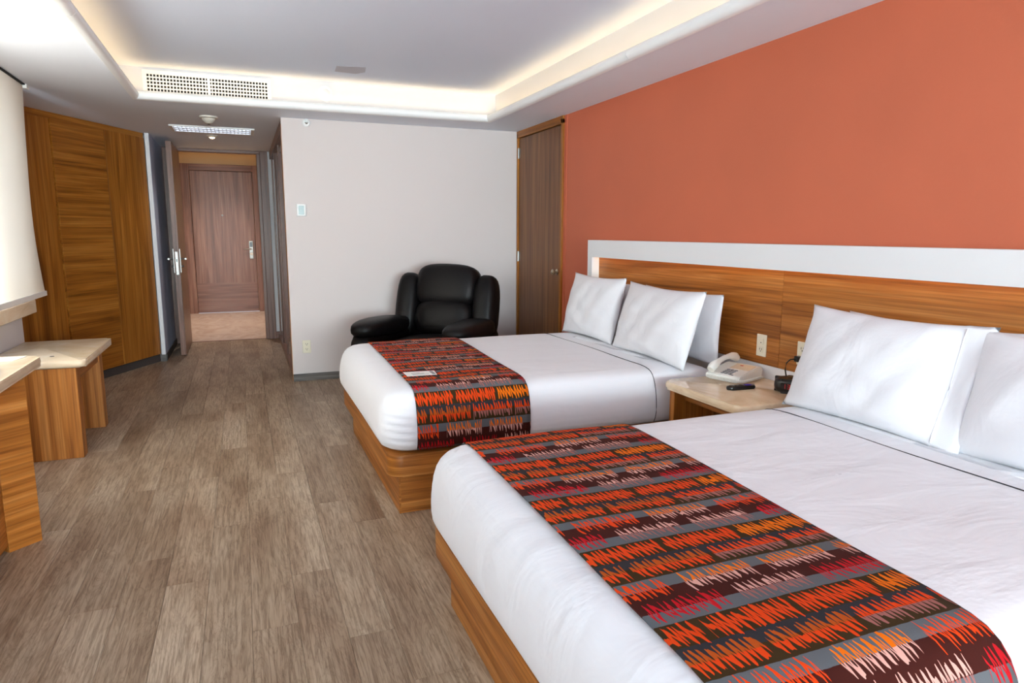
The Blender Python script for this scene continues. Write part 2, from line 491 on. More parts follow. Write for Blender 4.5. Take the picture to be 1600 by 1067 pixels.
bobj('skirting', (XH0-0.001, XH0+0.01, 7.89, YH, 0, 0.07), 'kick', hl)
bobj('block', (-2.25, -0.846, 8.05, YH, 0, ZS+0.05), 'white', hl)
hr = structure('wall_hall_right', 'hall wall around the mirrored closet')
bobj('closet_back', (XH1+0.10, XH1+0.2, YB+0.12, YH, 0, ZS+0.05), 'white', hr)
bobj('white_strip', (0.352, XH1+0.1, YH-0.03, YH+0.12, 0.09, ZS), 'white', hr)
bobj('strip_skirting', (0.350, XH1+0.1, YH-0.034, YH+0.12, 0, 0.09), 'hall_x', hr)
hv = structure('wall_vestibule', 'tan painted walls around the entry door')
bobj('side_face', (-1.13, -0.97, YH, YV+0.1, 0, 2.8), 'tan', hv)
bobj('side_face', (0.42, 0.56, YH, YV+0.1, 0, 2.8), 'tan', hv)
bobj('end_face', (-1.0, 0.45, YV+0.05, YV+0.15, 0, 2.8), 'tan', hv)
bobj('header_wall', (-1.1, 0.5, YH+0.06, YH+0.12, ZS, 2.8), 'tan', hv)
bobj('top_face', (-1.1, 0.5, YH, YV+0.15, 2.76, 2.84), 'white', hv)
bobj('hall_cheek', (-1.1, -0.83, YH, YH+0.12, 0, ZS), 'tan', hv)

# ceiling: soffit ring, recess, rounded lip, warm strips
ceil = structure('ceiling', 'white tray ceiling with a warm lit recess')
CX0, CX1, CY0, CY1 = -0.69, 2.125, -4.8, 5.905       # opening of the tray
SET = 0.08; SETL = 0.15; ZL = ZS+0.05; ZC = 2.572
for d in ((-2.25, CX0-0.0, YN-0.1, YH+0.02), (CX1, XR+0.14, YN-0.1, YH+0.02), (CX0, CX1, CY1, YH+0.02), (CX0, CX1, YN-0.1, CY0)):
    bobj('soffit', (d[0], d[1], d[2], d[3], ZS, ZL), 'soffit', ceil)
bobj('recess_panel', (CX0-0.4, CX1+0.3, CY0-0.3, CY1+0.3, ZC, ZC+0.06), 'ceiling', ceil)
bobj('recess_face', (CX0-SETL, CX1+SET, CY1+SET, CY1+SET+0.05, ZL, ZC), 'cove', ceil)
bobj('recess_face', (CX1+SET, CX1+SET+0.05, CY0-0.1, CY1+SET+0.05, ZL, ZC), 'cove', ceil)
bobj('recess_face', (CX0-SETL-0.05, CX0-SETL, CY0-0.1, CY1+SET+0.05, ZL, ZC), 'cove', ceil)
bobj('recess_face', (CX0-SETL, CX1+SET, CY0-SET-0.05, CY0-SET, ZL, ZC), 'cove', ceil)
def lip(p0, p1, inward, m0, m1):
    """half-round moulding from p0 to p1; m0/m1: mitre at the ends"""
    bm = bmesh.new(); n = 10; R_ = 0.033
    d = (Vector(p1)-Vector(p0)).normalized(); w = Vector(inward)
    rings = []
    for p, s, mit in ((Vector(p0), 1, m0), (Vector(p1), -1, m1)):
        ring = []
        for i in range(n+1):
            a = -math.pi/2+math.pi*i/n
            off = 0.012+R_*math.cos(a) if 0 < i < n else 0.0
            q = p + w*off + Vector((0, 0, 0.030+R_*math.sin(a)))
            if mit: q += d*s*off
            ring.append(bm.verts.new(q))
        rings.append(ring)
    for i in range(n): bm.faces.new((rings[0][i], rings[0][i+1], rings[1][i+1], rings[1][i]))
    bm.faces.new(rings[0]); bm.faces.new(rings[1][::-1])
    bm.faces.new((rings[0][0], rings[1][0], rings[1][n], rings[0][n]))
    return smooth_by_angle(obj('lip_moulding', bm, 'lip', ceil), 40)
zz = ZS-0.004
lip((CX0, CY1, zz), (CX1, CY1, zz), (0, -1, 0), True, True)
lip((CX1, CY1, zz), (CX1, 3.513, zz), (-1, 0, 0), True, False)
lip((CX1, 3.51, zz), (CX1, CY0, zz), (-1, 0, 0), False, True)
lip((CX0, CY1, zz), (CX0, 3.797, zz), (1, 0, 0), True, False)
lip((CX0, 3.794, zz), (CX0, CY0, zz), (1, 0, 0), False, True)
lip((CX0, CY0, zz), (CX1, CY0, zz), (0, 1, 0), True, True)
for d in ((CX0-0.06, CX1+0.03, CY1+0.022, CY1+0.04), (CX1+0.022, CX1+0.04, CY0, CY1+0.02), (CX0-0.075, CX0-0.055, CY0, CY1+0.02)):
    bobj('light_strip', (d[0], d[1], d[2], d[3], ZL, ZL+0.008), 'led', ceil)
    lx, ly = d[1]-d[0], d[3]-d[2]
    cove = area_light('cove_led', ((d[0]+d[1])/2, (d[2]+d[3])/2, ZL+0.011), (0, 0, 1), lx, ly, 0.5*max(lx, ly), (1.0, 0.70, 0.32))
    cove.rotation_euler = (math.pi, 0, 0); cove.data.spread = math.radians(125)
bm = bmesh.new()
prism(bm, [(0.73, 5.40), (0.94, 5.36), (0.96, 5.52), (0.90, 5.60), (0.74, 5.58)], ZC-0.0012, ZC+0.001)
tag(obj('water_stain', bm, 'stain', ceil), 'faint grey patch on the ceiling')

# back-face vent in the tray
YF = CY1+SET
t = thing('air_vent', 'white rectangular air vent grille with square openings in the lit ceiling recess', 'vent', (0, YF, 0))
vx0, vx1, vz0, vz1 = -0.60, 0.262, 2.398, 2.528
bm = bmesh.new()
fw_ = 0.026
for d in ((vx0-fw_, vx1+fw_, vz1-0.004, vz1+fw_), (vx0-fw_, vx1+fw_, vz0-fw_, vz0+0.004)): box(bm, d[0], d[1], -0.014, 0, d[2], d[3], 0.003)
for a in ((vx0-fw_, vx0+0.004), (vx1-0.004, vx1+fw_)): box(bm, a[0], a[1], -0.013, 0, vz0, vz1, 0.003)
obj('frame', bm, 'metal_white', t)
bobj('backing', (vx0, vx1, -0.0035, -0.0005, vz0, vz1), 'dark', t)
bm = bmesh.new(); nv = 38
for i in range(nv+1):
    x = vx0+(vx1-vx0)*i/nv; w = 0.0036 if abs(i-nv/2) > 0.6 else 0.010
    box(bm, x-w, x+w, -0.011, -0.004, vz0, vz1)
for k in range(6):
    z = vz0+(vz1-vz0)*k/5; box(bm, vx0, vx1, -0.0115, -0.0045, z-0.0042, z+0.0042)
g = obj('grille', bm, 'metal_white', t); g['kind'] = 'stuff'
t = thing('motion_sensor', 'round white sensor disc on the ceiling recess beside the air vent', 'sensor', (0.71, YF, 2.478))
bm = bmesh.new(); lathe(bm, [(0.062, 0), (0.062, -0.006), (0.056, -0.010)], 28, 'y'); smooth_by_angle(obj('plate', bm, 'sensor', t))
bm = bmesh.new(); lathe(bm, [(0.036, -0.009), (0.034, -0.022), (0.024, -0.034), (0.008, -0.039)], 24, 'y'); smooth_by_angle(obj('dome', bm, 'sensor', t), 60)

# hall ceiling fittings
t = thing('smoke_detector', 'ivory cone-shaped smoke detector on the hall ceiling', 'detector', (-0.205, 6.56, ZS))
bm = bmesh.new(); lathe(bm, [(0.075, 0), (0.075, -0.012), (0.06, -0.018)], 28); smooth_by_angle(obj('base', bm, 'detector', t))
bm = bmesh.new(); lathe(bm, [(0.055, -0.017), (0.05, -0.03), (0.03, -0.052), (0.012, -0.060)], 24); smooth_by_angle(obj('head', bm, 'detector', t), 50)
bm = bmesh.new(); lathe(bm, [(0.012, -0.0585), (0.011, -0.066), (0.004, -0.068)], 12); obj('indicator', bm, 'slot', t)
t = thing('ceiling_light', 'long white louvred light fitting recessed in the hall ceiling', 'light', (-0.197, 7.35, ZS))
bm = bmesh.new()
for d in ((-0.37, 0.37, -0.20, -0.185), (-0.37, 0.37, 0.185, 0.20)): box(bm, *d, -0.014, 0.0, 0.002)
for d in ((-0.37, -0.34, -0.186, 0.186), (0.34, 0.37, -0.186, 0.186)): box(bm, *d, -0.013, 0.0, 0.002)
obj('frame', bm, 'metal_white', t)
bobj('lamp_panel', (-0.34, 0.34, -0.185, 0.185, -0.004, -0.001), 'panel_on', t)
bm = bmesh.new()
for i in range(20): x = -0.33+0.66*i/19; box(bm, x-0.0035, x+0.0035, -0.184, 0.184, -0.016, -0.004)
for k in range(3): y = -0.184+0.368*(k+0.5)/3; box(bm, -0.34, 0.34, y-0.02, y+0.02, -0.020, -0.005)
g = obj('louver', bm, 'tube', t); g['kind'] = 'stuff'
t = thing('spotlight', 'small round glowing spotlight on the hall ceiling before the doorway', 'spotlight', (-0.222, 7.80, ZS))
bm = bmesh.new(); lathe(bm, [(0.055, 0), (0.055, -0.006), (0.045, -0.014), (0.03, -0.02)], 24); smooth_by_angle(obj('trim_ring', bm, 'detector', t))
bm = bmesh.new(); lathe(bm, [(0.028, -0.020), (0.024, -0.028), (0.01, -0.033)], 18); smooth_by_angle(obj('bulb', bm, 'lamp_on', t), 60)
def spot(loc, power, color, size=math.radians(120)):
    l = bpy.data.lights.new('spot', 'SPOT'); l.energy = power; l.color = color; l.spot_size = size; l.spot_blend = 0.7; l.shadow_soft_size = 0.03
    o = bpy.data.objects.new('hall_spot_light', l); COL.objects.link(o); o.location = loc; return o
spot((-0.222, 7.80, ZS-0.06), 9, (1.0, 0.90, 0.80))
t = thing('added_downlight', 'unseen small round lamp added in the vestibule ceiling to light the entry door', 'spotlight', (-0.3, 10.9, 2.76))  # unseen fitting, added to light the vestibule
bm = bmesh.new(); lathe(bm, [(0.06, 0), (0.06, -0.008), (0.045, -0.012)], 20); smooth_by_angle(obj('trim_ring', bm, 'metal_white', t))
bm = bmesh.new(); lathe(bm, [(0.04, -0.011), (0.03, -0.016)], 16); obj('bulb', bm, 'lamp_on', t)
spot((-0.3, 10.9, 2.70), 110, (1.0, 0.94, 0.88), math.radians(130))  # added lamp that brightens the vestibule from the unseen fitting

# small fittings on the cream wall
t = thing('sprinkler', 'round white sprinkler head high on the cream wall', 'sprinkler', (0.583, YB, 2.292))
bm = bmesh.new(); lathe(bm, [(0.034, 0), (0.034, -0.008), (0.026, -0.014)], 24, 'y'); smooth_by_angle(obj('escutcheon', bm, 'sensor', t))
bm = bmesh.new(); lathe(bm, [(0.013, -0.013), (0.011, -0.035), (0.004, -0.04)], 14, 'y'); obj('nozzle', bm, 'chrome', t)
bobj('deflector', (-0.014, 0.014, -0.044, -0.041, -0.002, 0.016), 'chrome', t)
t = thing('thermostat', 'white wall thermostat with grey-green screen', 'thermostat', (0.507, YB, 1.542))
bobj('case', (-0.04, 0.04, -0.02, 0, -0.054, 0.054), 'sensor', t, 0.006)
bobj('screen', (-0.025, 0.025, -0.0215, -0.019, -0.040, 0.040), 'lcd', t)

def outlet(name, label, loc, rotz, upper='socket', mat='ivory'):
    """plate faces local -Y"""
    t = thing(name, label, 'outlet', loc, rotz, None)
    bobj('plate', (-0.036, 0.036, -0.007, 0, -0.059, 0.059), mat, t, 0.003)
    for s in (-1, 1):
        sk = bobj('socket', (-0.017, 0.017, -0.0095, -0.006, s*0.023-0.015, s*0.023+0.015), mat, t, 0.001)
        bm = bmesh.new()
        if not (s == 1 and upper == 'switch'):
            box(bm, -0.009, -0.006, -0.0102, -0.009, s*0.023-0.002, s*0.023+0.009)
            box(bm, 0.006, 0.009, -0.0102, -0.009, s*0.023-0.002, s*0.023+0.009)
        box(bm, -0.003, 0.003, -0.0102, -0.009, s*0.023-0.010, s*0.023-0.005)
        obj('slots', bm, 'slot', sk)
    return t
outlet('wall_outlet', 'ivory double socket low on the cream wall', (0.500, YB, 0.316), 0)

# door_1: service door in the terracotta wall beside the corner
d1 = structure('door_1', 'plain dark wood door between the cream wall and the terracotta wall')
DX = XR
bobj('casing', (DX-0.022, DX+0.05, 5.327, 5.362, 0, 2.30), 'wardrobe_z', d1, 0.002)
bobj('casing', (DX-0.022, DX+0.05, YB-0.03, YB-0.001, 0, 2.30), 'wardrobe_z', d1, 0.002)
bobj('casing', (DX-0.022, DX+0.05, 5.327, YB-0.001, 2.262, ZS-0.001), 'wardrobe_y', d1, 0.002)
bobj('pier_edge', (DX-0.004, DX+0.06, 5.28, 5.327, 0, ZS), 'red', d1)
leaf = bobj('door_leaf', (DX-0.008, DX+0.03, 5.366, YB-0.034, 0.008, 2.254), 'walnut_z', d1, 0.002)
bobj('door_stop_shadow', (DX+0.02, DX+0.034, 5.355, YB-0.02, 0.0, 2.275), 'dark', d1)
for z in (2.117, 1.118, 0.2):
    bm = bmesh.new(); tube(bm, [(DX-0.016, YB-0.034, z-0.05), (DX-0.016, YB-0.034, z+0.05)], 0.008, 10)
    box(bm, DX-0.012, DX-0.008, YB-0.06, YB-0.03, z-0.045, z+0.045)
    tag(obj('hinge', bm, 'chrome', d1), 'steel hinge')
bm = bmesh.new(); lathe(bm, [(0.026, -0.008), (0.026, -0.014), (0.011, -0.018), (0.011, -0.035), (0.024, -0.044), (0.026, -0.056), (0.016, -0.064), (0.004, -0.066)], 20, 'x', (DX, 5.425, 1.008))
tag(smooth_by_angle(obj('knob', bm, 'brass', d1), 50), 'round brass knob')

# hall closet on the right: casing, stiles, mirrored sliding panels
t = thing('mirror_closet', 'wood-framed closet with tall mirrored sliding panels on the hall right side', 'closet', (XH1, 0, 0))
bobj('corner_casing', (-0.022, 0.08, YB+0.005, YB+0.045, 0.0, 2.275), 'teak_z', t, 0.002)
bobj('corner_casing', (-0.010, 0.08, YB+0.045, YB+0.32, 0.06, 2.275), 'hall_z', t, 0.002)
bobj('header', (-0.016, 0.08, YB+0.045, YH-0.035, 2.235, ZS-0.002), 'hall_y', t, 0.002)
bobj('bottom_track', (-0.012, 0.08, YB+0.05, YH-0.035, 0.0, 0.05), 'hall_y', t, 0.002)
ys = [YB+0.32, 7.6, 8.35, YH-0.04]
for i in range(3):
    o = bobj('mirror_panel', (0.012+0.014*(i % 2), 0.022+0.014*(i % 2), ys[i], ys[i+1], 0.05, 2.235), 'mirror', t)
    for yy in (ys[i], ys[i+1]-0.045):
        bobj('stile', (0.002+0.014*(i % 2), 0.0235+0.014*(i % 2), yy, yy+0.045, 0.05, 2.235), 'hall_z', o)

# door_2: hall doorway with its open leaf; door_3: entry door
d2 = structure('door_2', 'wood-lined hall doorway with its door standing open')
bobj('jamb', (XH0, -0.700, YH-0.05, YH+0.06, 0, ZS-0.001), 'hall_z', d2, 0.003)
bobj('jamb', (0.224, 0.262, YH-0.02, YH+0.07, 0, ZS-0.03), 'hall_z', d2, 0.003)
bobj('jamb', (0.262, 0.352, YH-0.05, YH+0.06, 0, ZS-0.001), 'hall_z', d2, 0.003)
bobj('head_jamb', (-0.700, 0.262, YH-0.05, YH+0.06, ZS-0.034, ZS-0.001), 'hall_x', d2, 0.003)
leaf = bobj('door_leaf', (-0.686, -0.632, 8.125, YH-0.055, 0.012, 2.290), 'hall_z', d2, 0.002)
bobj('edge_banding', (-0.6855, -0.6325, 8.1225, 8.127, 0.013, 2.289), 'hall_z', leaf)
lz = 1.06
for s, xf in ((-1, -0.686), (1, -0.632)):
    h = bobj('handle_plate', (min(xf, xf+s*0.01), max(xf, xf+s*0.01), 8.15, 8.20, lz-0.15, lz+0.11), 'chrome', leaf, 0.002)
    bm = bmesh.new()
    tube(bm, [(xf+s*0.008, 8.175, lz), (xf+s*0.06, 8.175, lz)], 0.010, 10)
    tube(bm, [(xf+s*0.056, 8.165, lz), (xf+s*0.056, 8.30, lz)], 0.010, 10)
    obj('lever', bm, 'chrome', leaf)
    bm = bmesh.new(); tube(bm, [(xf+s*0.008, 8.175, lz-0.08), (xf+s*0.035, 8.175, lz-0.08)], 0.012, 10); obj('lock_turn', bm, 'chrome', leaf)
bobj('latch_plate', (-0.673, -0.645, 8.119, 8.126, lz-0.17, lz+0.08), 'chrome', leaf, 0.002)
bobj('latch_bolt', (-0.664, -0.654, 8.112, 8.121, lz-0.03, lz+0.0), 'lockdark', leaf)

d3 = structure('door_3', 'dark wood hotel entry door at the end of the vestibule')
bobj('frame_post', (-0.866, -0.736, YV-0.04, YV+0.06, 0, 2.442), 'hall_z', d3, 0.003)
bobj('frame_post', (0.222, 0.30, YV-0.04, YV+0.06, 0, 2.442), 'hall_z', d3, 0.003)
bobj('frame_head', (-0.736, 0.222, YV-0.04, YV+0.06, 2.340, 2.442), 'hall_x', d3, 0.003)
leaf = bobj('door_leaf', (-0.732, 0.218, YV-0.012, YV+0.04, 0.005, 2.335), 'hall_z', d3, 0.004)
bobj('kick_panel', (-0.732, 0.218, YV-0.0145, YV-0.012, 0.006, 0.50), 'hall_x', leaf)
lk = bobj('lock_plate', (0.112, 0.178, YV-0.034, YV-0.012, 0.90, 1.20), 'chrome', leaf, 0.006)
bobj('card_reader', (0.123, 0.167, YV-0.040, YV-0.033, 1.10, 1.18), 'lockdark', leaf, 0.003)
bm = bmesh.new(); tube(bm, [(0.145, YV-0.03, 1.065), (0.145, YV-0.085, 1.065), (0.02, YV-0.085, 1.065)], 0.011, 10); obj('lever', bm, 'chrome', leaf)
bm = bmesh.new(); lathe(bm, [(0.024, -0.033), (0.022, -0.045), (0.01, -0.05)], 16, 'y', (0.145, YV, 0.985)); obj('thumb_turn', bm, 'sensor', leaf)
bm = bmesh.new(); lathe(bm, [(0.016, -0.012), (0.014, -0.018), (0.006, -0.019)], 14, 'y', (-0.275, YV, 1.622)); obj('peephole', bm, 'chrome', leaf)

# ------------------------------------------------------------------ windows and blind
def window(name, label, y0, y1, z0, z1, n):
    w = structure(name, label)
    x0, x1 = XW-0.12, XW-0.06
    bobj('frame', (x0, x1, y0, y1, z0, z0+0.05), 'metal_white', w); bobj('frame', (x0, x1, y0, y1, z1-0.05, z1), 'metal_white', w)
    for i in range(n+1):
        y = y0+(y1-y0-0.05)*i/n; bobj('mullion', (x0, x1, y, y+0.05, z0+0.05, z1-0.05), 'metal_white', w)
        if i < n: bobj('pane', (x0+0.027, x0+0.033, y+0.05, y+(y1-y0-0.05)/n, z0+0.05, z1-0.05), 'glass', w)
    return w
window('window_1', 'window hidden behind the roller blind', 2.1, 5.38, 0.86, 2.22, 2)
window('window_2_added', 'unseen side window added beside the viewpoint to let fill light in', -1.3, 1.6, 0.86, 2.22, 2)  # unseen, added as an opening for the side fill lamp
w3 = structure('window_3_added', 'unseen wide window added behind the viewpoint to let fill light in')  # unseen, added as an opening for the rear fill lamp
for a, b_ in ((0.68, 0.73), (2.15, 2.2)): bobj('frame', (-1.15, 2.25, YN-0.08, YN-0.03, a, b_), 'metal_white', w3)
for x in (-1.15, 0.52, 2.20): bobj('mullion', (x, x+0.05, YN-0.08, YN-0.03, 0.73, 2.15), 'metal_white', w3)

for x in (-1.10, 0.57): bobj('pane', (x, x+1.62, YN-0.058, YN-0.052, 0.73, 2.15), 'glass', w3)

sill = bobj('window_sill', (XW-0.0, -1.35, 1.9, YE+0.005, 0.795, 0.885), 'marble', None, 0.006)
tag(sill, 'cream marble sill band below the roller blind', 'window sill')

t = thing('roller_blind', 'cream fabric roller blind lowered over the left window', 'blind', (-1.30, 0, 0))
bm = bmesh.new(); nz, ny = 24, 30; grid = []
for i in range(nz+1):
    z = 0.935+(ZS-0.012-0.935)*i/nz; row = []
    cup = 0.030*math.sin(math.pi*i/nz)
    for j in range(ny+1):
        y = 1.95+(5.60-1.95)*j/ny
        e = max(0, (j/ny-0.94)/0.06)
        row.append(bm.verts.new((0.004*math.sin(z*5+y*2)-0.02*e*e*math.sin(math.pi*i/nz), y-cup*e*1.2, z)))
    grid.append(row)
for i in range(nz):
    for j in range(ny): bm.faces.new((grid[i][j], grid[i][j+1], grid[i+1][j+1], grid[i+1][j]))
o = obj('fabric', bm, 'blind', t, True)
bobj('bottom_bar', (-0.008, 0.008, 1.95, 5.615, 0.905, 0.94), 'metal_white', t, 0.004)
bobj('top_gap_shade', (-0.02, 0.012, 1.95, 5.615, ZS-0.010, ZS-0.002), 'dark', t)  # dark strip drawn as the shade in the slot above the blind
bm = bmesh.new(); box(bm, -0.012, 0.02, 5.60, 5.66, ZS-0.03, ZS-0.001, 0.003); obj('bracket', bm, 'metal_white', t)

# ------------------------------------------------------------------ wardrobe wall
ux, uy = -0.463, -0.886
t = thing('wardrobe', 'tall angled wood wardrobe between the blind and the hall', 'wardrobe', (-0.852, 7.872, 0), math.atan2(uy, ux))
bobj('carcass', (0.0, 2.55, -0.12, -0.022, 0.0, ZS-0.002), 'wardrobe_z', t)
bobj('kickboard', (0.0, 2.55, -0.024, -0.012, 0.0, 0.075), 'kick', t)
bobj('top_rail', (0.0, 2.55, -0.024, -0.010, ZS-0.055, ZS-0.002), 'wardrobe_x', t)
bobj('door', (0.004, 0.575, -0.024, 0.0, 0.08, ZS-0.05), 'wardrobe_z', t, 0.0025)
bobj('door', (0.585, 1.215, -0.024, 0.0, 0.08, ZS-0.05), 'wardrobe_x', t, 0.0025)
bobj('door', (1.225, 1.86, -0.030, -0.012, 0.08, ZS-0.003), 'wardrobe_z', t, 0.0025)
bobj('door', (1.87, 2.52, -0.030, -0.012, 0.08, ZS-0.003), 'wardrobe_z', t, 0.0025)

# ------------------------------------------------------------------ left side table and desk
def slab(name, pts, z0, z1, mat, parent, bev):
    bm = bmesh.new(); prism(bm, pts, z0, z1, bev, 4); return smooth_by_angle(obj(name, bm, mat, parent), 40)
t = thing('side_table', 'low wood table with thick cream marble top under the blind', 'table')
slab('marble_top', rounded_rect(XW+0.003, -0.905, 4.590, 5.50, (0.0, 0.03, 0.03, 0.0)), 0.555, 0.600, 'marble', t, 0.018)
bobj('leg_panel', (XW+0.02, -0.957, 4.602, 4.702, 0.0, 0.555), 'teak_z', t, 0.002)
bobj('leg_panel', (XW+0.02, -0.957, 5.297, 5.397, 0.0, 0.555), 'teak_z', t, 0.002)
bobj('apron', (-1.0, -0.965, 4.702, 5.297, 0.465, 0.555), 'teak_y', t, 0.001)
bobj('apron', (XW+0.02, XW+0.05, 4.702, 5.297, 0.355, 0.555), 'teak_y', t, 0.001)
bm = bmesh.new(); lathe(bm, [(0.013, 0.5995), (0.012, 0.601), (0.004, 0.6012)], 14, 'z', (-1.11, 4.78, 0)); tag(obj('cable_hole', bm, 'dark', t), 'small dark cable hole')

t = thing('desk', 'wood desk with bullnosed cream marble top cut off by the left photo edge', 'desk')
slab('marble_top', rounded_rect(XW+0.003, -0.905, 1.3, 3.76, (0.0, 0.05, 0.07, 0.0), 8), 0.729, 0.772, 'marble', t, 0.019)
bm = bmesh.new()
box(bm, 0.0, 0.1358, 0.0, 0.04, 0.0, 0.729, 0.0015)
o = obj('corner_panel', bm, 'teak_x', t); o.location = (-0.991, 3.287, 0); o.rotation_euler.z = math.atan2(0.095, 0.097)
bobj('side_panel', (XW+0.02, -0.93, 3.385, 3.41, 0, 0.729), 'teak_x', t)
bobj('front_panel', (-1.02, -0.996, 2.72, 3.30, 0.03, 0.729), 'teak_y', t, 0.001)
bobj('front_panel', (-1.02, -0.996, 1.35, 1.85, 0.03, 0.729), 'teak_y', t, 0.001)
bobj('apron', (-1.015, -0.998, 1.85, 2.72, 0.60, 0.729), 'teak_y', t)
bobj('back_panel', (XW+0.005, XW+0.025, 1.35, 3.38, 0.0, 0.729), 'teak_y', t)
bobj('side_panel', (XW+0.02, -1.0, 1.35, 1.375, 0, 0.729), 'teak_x', t)
bm = bmesh.new(); prism(bm, [(-1.12, 3.60), (-0.99, 3.615), (-0.965, 3.718), (-1.10, 3.738)], 0.7722, 0.7745)
o = tag(obj('paper_sheet', bm, 'paper'), 'white printed sheet lying on the desk marble', 'paper')
bm = bmesh.new()
for k in range(4): box(bm, -1.10, -0.985-0.008*(k % 2), 3.635+0.022*k, 3.640+0.022*k, 0.7745, 0.7748)
obj('print', bm, 'ink', o)
t = thing('black_box', 'black box on the desk at the left photo edge', 'box', (0, 0, 0))
bm = bmesh.new(); prism(bm, [(-0.945, 3.27), (-0.985, 3.415), (-1.12, 3.40), (-1.10, 3.20), (-0.965, 3.19)], 0.7725, 0.785, 0.003); obj('case', bm, 'black', t)
bm = bmesh.new(); prism(bm, [(-0.975, 3.28), (-1.0, 3.39), (-1.10, 3.38), (-1.085, 3.22), (-0.985, 3.21)], 0.785, 0.79, 0.002); obj('lid', bm, 'leather', t)

# ------------------------------------------------------------------ beds
PROF = [(0.085, 0.318), (0.045, 0.325), (0.020, 0.340), (0.006, 0.365), (0.000, 0.395), (0.000, 0.425), (0.002, 0.455), (0.006, 0.485), (0.012, 0.515),
        (0.022, 0.545), (0.036, 0.571), (0.055, 0.591), (0.080, 0.604), (0.110, 0.611), (0.150, 0.6145)]
ZT = 0.617
def outline(x0, x1, y0, y1, inset, r, nc=10, seg=0.07, cnt=None):
    rf = max(r-inset*0.8, 0.015); rh = max(0.04-inset*0.8, 0.008)
    X0, X1, Y0, Y1 = x0+inset, x1-min(inset, 0.3), y0+inset, y1-inset
    pts = []
    cs = ((X0+rf, Y0+rf, 180, rf), (X1-rh, Y0+rh, 270, rh), (X1-rh, Y1-rh, 0, rh), (X0+rf, Y1-rf, 90, rf))
    arcs = [[(cx+q*math.cos(math.radians(a+90*i/nc)), cy+q*math.sin(math.radians(a+90*i/nc))) for i in range(nc+1)] for cx, cy, a, q in cs]
    for k in range(4):
        pts += arcs[k]
        a, b_ = arcs[k][-1], arcs[(k+1) % 4][0]
        for i in range(1, cnt[k]): f = i/cnt[k]; pts.append((a[0]+(b_[0]-a[0])*f, a[1]+(b_[1]-a[1])*f))
    return pts

def bed(name, label, y0, y1, x0=0.552, x1=2.46, seed=0):
    rng = random.Random(seed)
    t = thing(name, label, 'bed', ((x0+x1)/2, (y0+y1)/2, 0))
    ox, oy = -(x0+x1)/2, -(y0+y1)/2
    def off(pts): return [(p[0]+ox, p[1]+oy) for p in pts]
    # plinth boards
    bobj('plinth', (0.648+ox, 2.48+ox, y0+0.085+oy, y1-0.085+oy, 0, 0.205), 'teak_h', t, 0.002)
    bobj('plinth_foot_board', (0.640+ox, 0.649+ox, y0+0.083+oy, y1-0.083+oy, 0, 0.204), 'teak_h', t, 0.001)
    bm = bmesh.new(); prism(bm, off(rounded_rect(0.585, 2.48, y0+0.022, y1-0.022, (0.07, 0.01, 0.01, 0.07), 8)), 0.206, 0.312, 0.006, 2)
    smooth_by_angle(obj('platform', bm, 'teak_h', t), 30)
    # tucked white cover over the mattress
    bm = bmesh.new(); rings = []
    L, W = x1-x0, y1-y0
    cnt = (int(L/0.06), int(W/0.06), int(L/0.06), int(W/0.06))
    prof = PROF + [(0.15+k*(W/2-0.16)/7, 0.6145+(ZT-0.6145)*min(1, k/2)) for k in range(1, 8)]
    # finer levels on the sides
    fine = []
    for (a, b_) in zip(prof[:-1], prof[1:]):
        m = 3 if b_[1] < 0.60 else 1
        for i in range(m): f = i/m; fine.append((a[0]+(b_[0]-a[0])*f, a[1]+(b_[1]-a[1])*f))
    fine.append(prof[-1])
    for (ins, z) in fine:
        ring = []
        for (x, y) in outline(x0, x1, y0, y1, ins, 0.15, cnt=cnt):
            zz_ = z; side = max(0, min(1, (0.60-z)/0.1))*max(0, min(1, (z-0.33)/0.05))
            # gathered pleats at the foot corners
            for cy, sg in ((y0, 1), (y1, -1)):
                dx, dy = x-(x0+0.05), (y-cy)*sg
                w = math.exp(-((dx-0.06)/0.07)**2-((dy-0.03)/0.06)**2)*side
                if w > 0.02:
                    s_ = math.sin((z+0.12*dx)*2*math.pi/0.036)
                    x += -0.0045*w*s_; y += -0.0045*w*s_*sg
            b2 = 0.006*side*(math.sin(y*5.1+z*9+seed)+math.sin(x*4.3+z*7))
            if ins < 0.1:
                if x < x0+0.12: x -= b2*0.6
            if z > 0.60: zz_ += 0.0016*math.sin(x*6+y*3.3+seed)
            ring.append(bm.verts.new((x+ox, y+oy, zz_)))
        rings.append(ring)
    n = len(rings[0])
    for i in range(len(rings)-1):
        for k in range(n): bm.faces.new((rings[i][k], rings[i][(k+1) % n], rings[i+1][(k+1) % n], rings[i+1][k]))
    bm.faces.new(rings[0][::-1]); bm.faces.new(rings[-1])
    cov = obj('bed_cover', bm, 'linen', t, True)
    # stitched dark line across the sheet
    path = section(y0, y1, 0.0015, 0.335)
    bm = bmesh.new()
    tube(bm, [(2.055+ox-0.03*math.exp(-((y-y0)/0.12)**2)+0.006*math.sin(y*7), y+oy, z) for y, z in path], 0.0019, 6)
    obj('stitch_line', bm, 'thread', cov)
    return t

def section(y0, y1, off, zmin):
    """cross-section of a made bed across its width, pushed out by off"""
    W = y1-y0
    near = [(ins, z) for ins, z in PROF if z >= zmin-1e-6]
    pts = [(y0+i, z) for i, z in near] + [(y0+0.15+(W-0.30)*k/24, ZT-(0.0025 if k in (0, 24) else 0)) for k in range(0, 25)][1:-1] + [(y1-i, z) for i, z in near[::-1]]
    out = []
    for k, p in enumerate(pts):
        a, b_ = pts[max(k-1, 0)], pts[min(k+1, len(pts)-1)]
        d = Vector((b_[0]-a[0], b_[1]-a[1])).normalized(); nrm = Vector((-d.y, d.x))
        out.append((p[0]+nrm.x*off, p[1]+nrm.y*off))
    return out

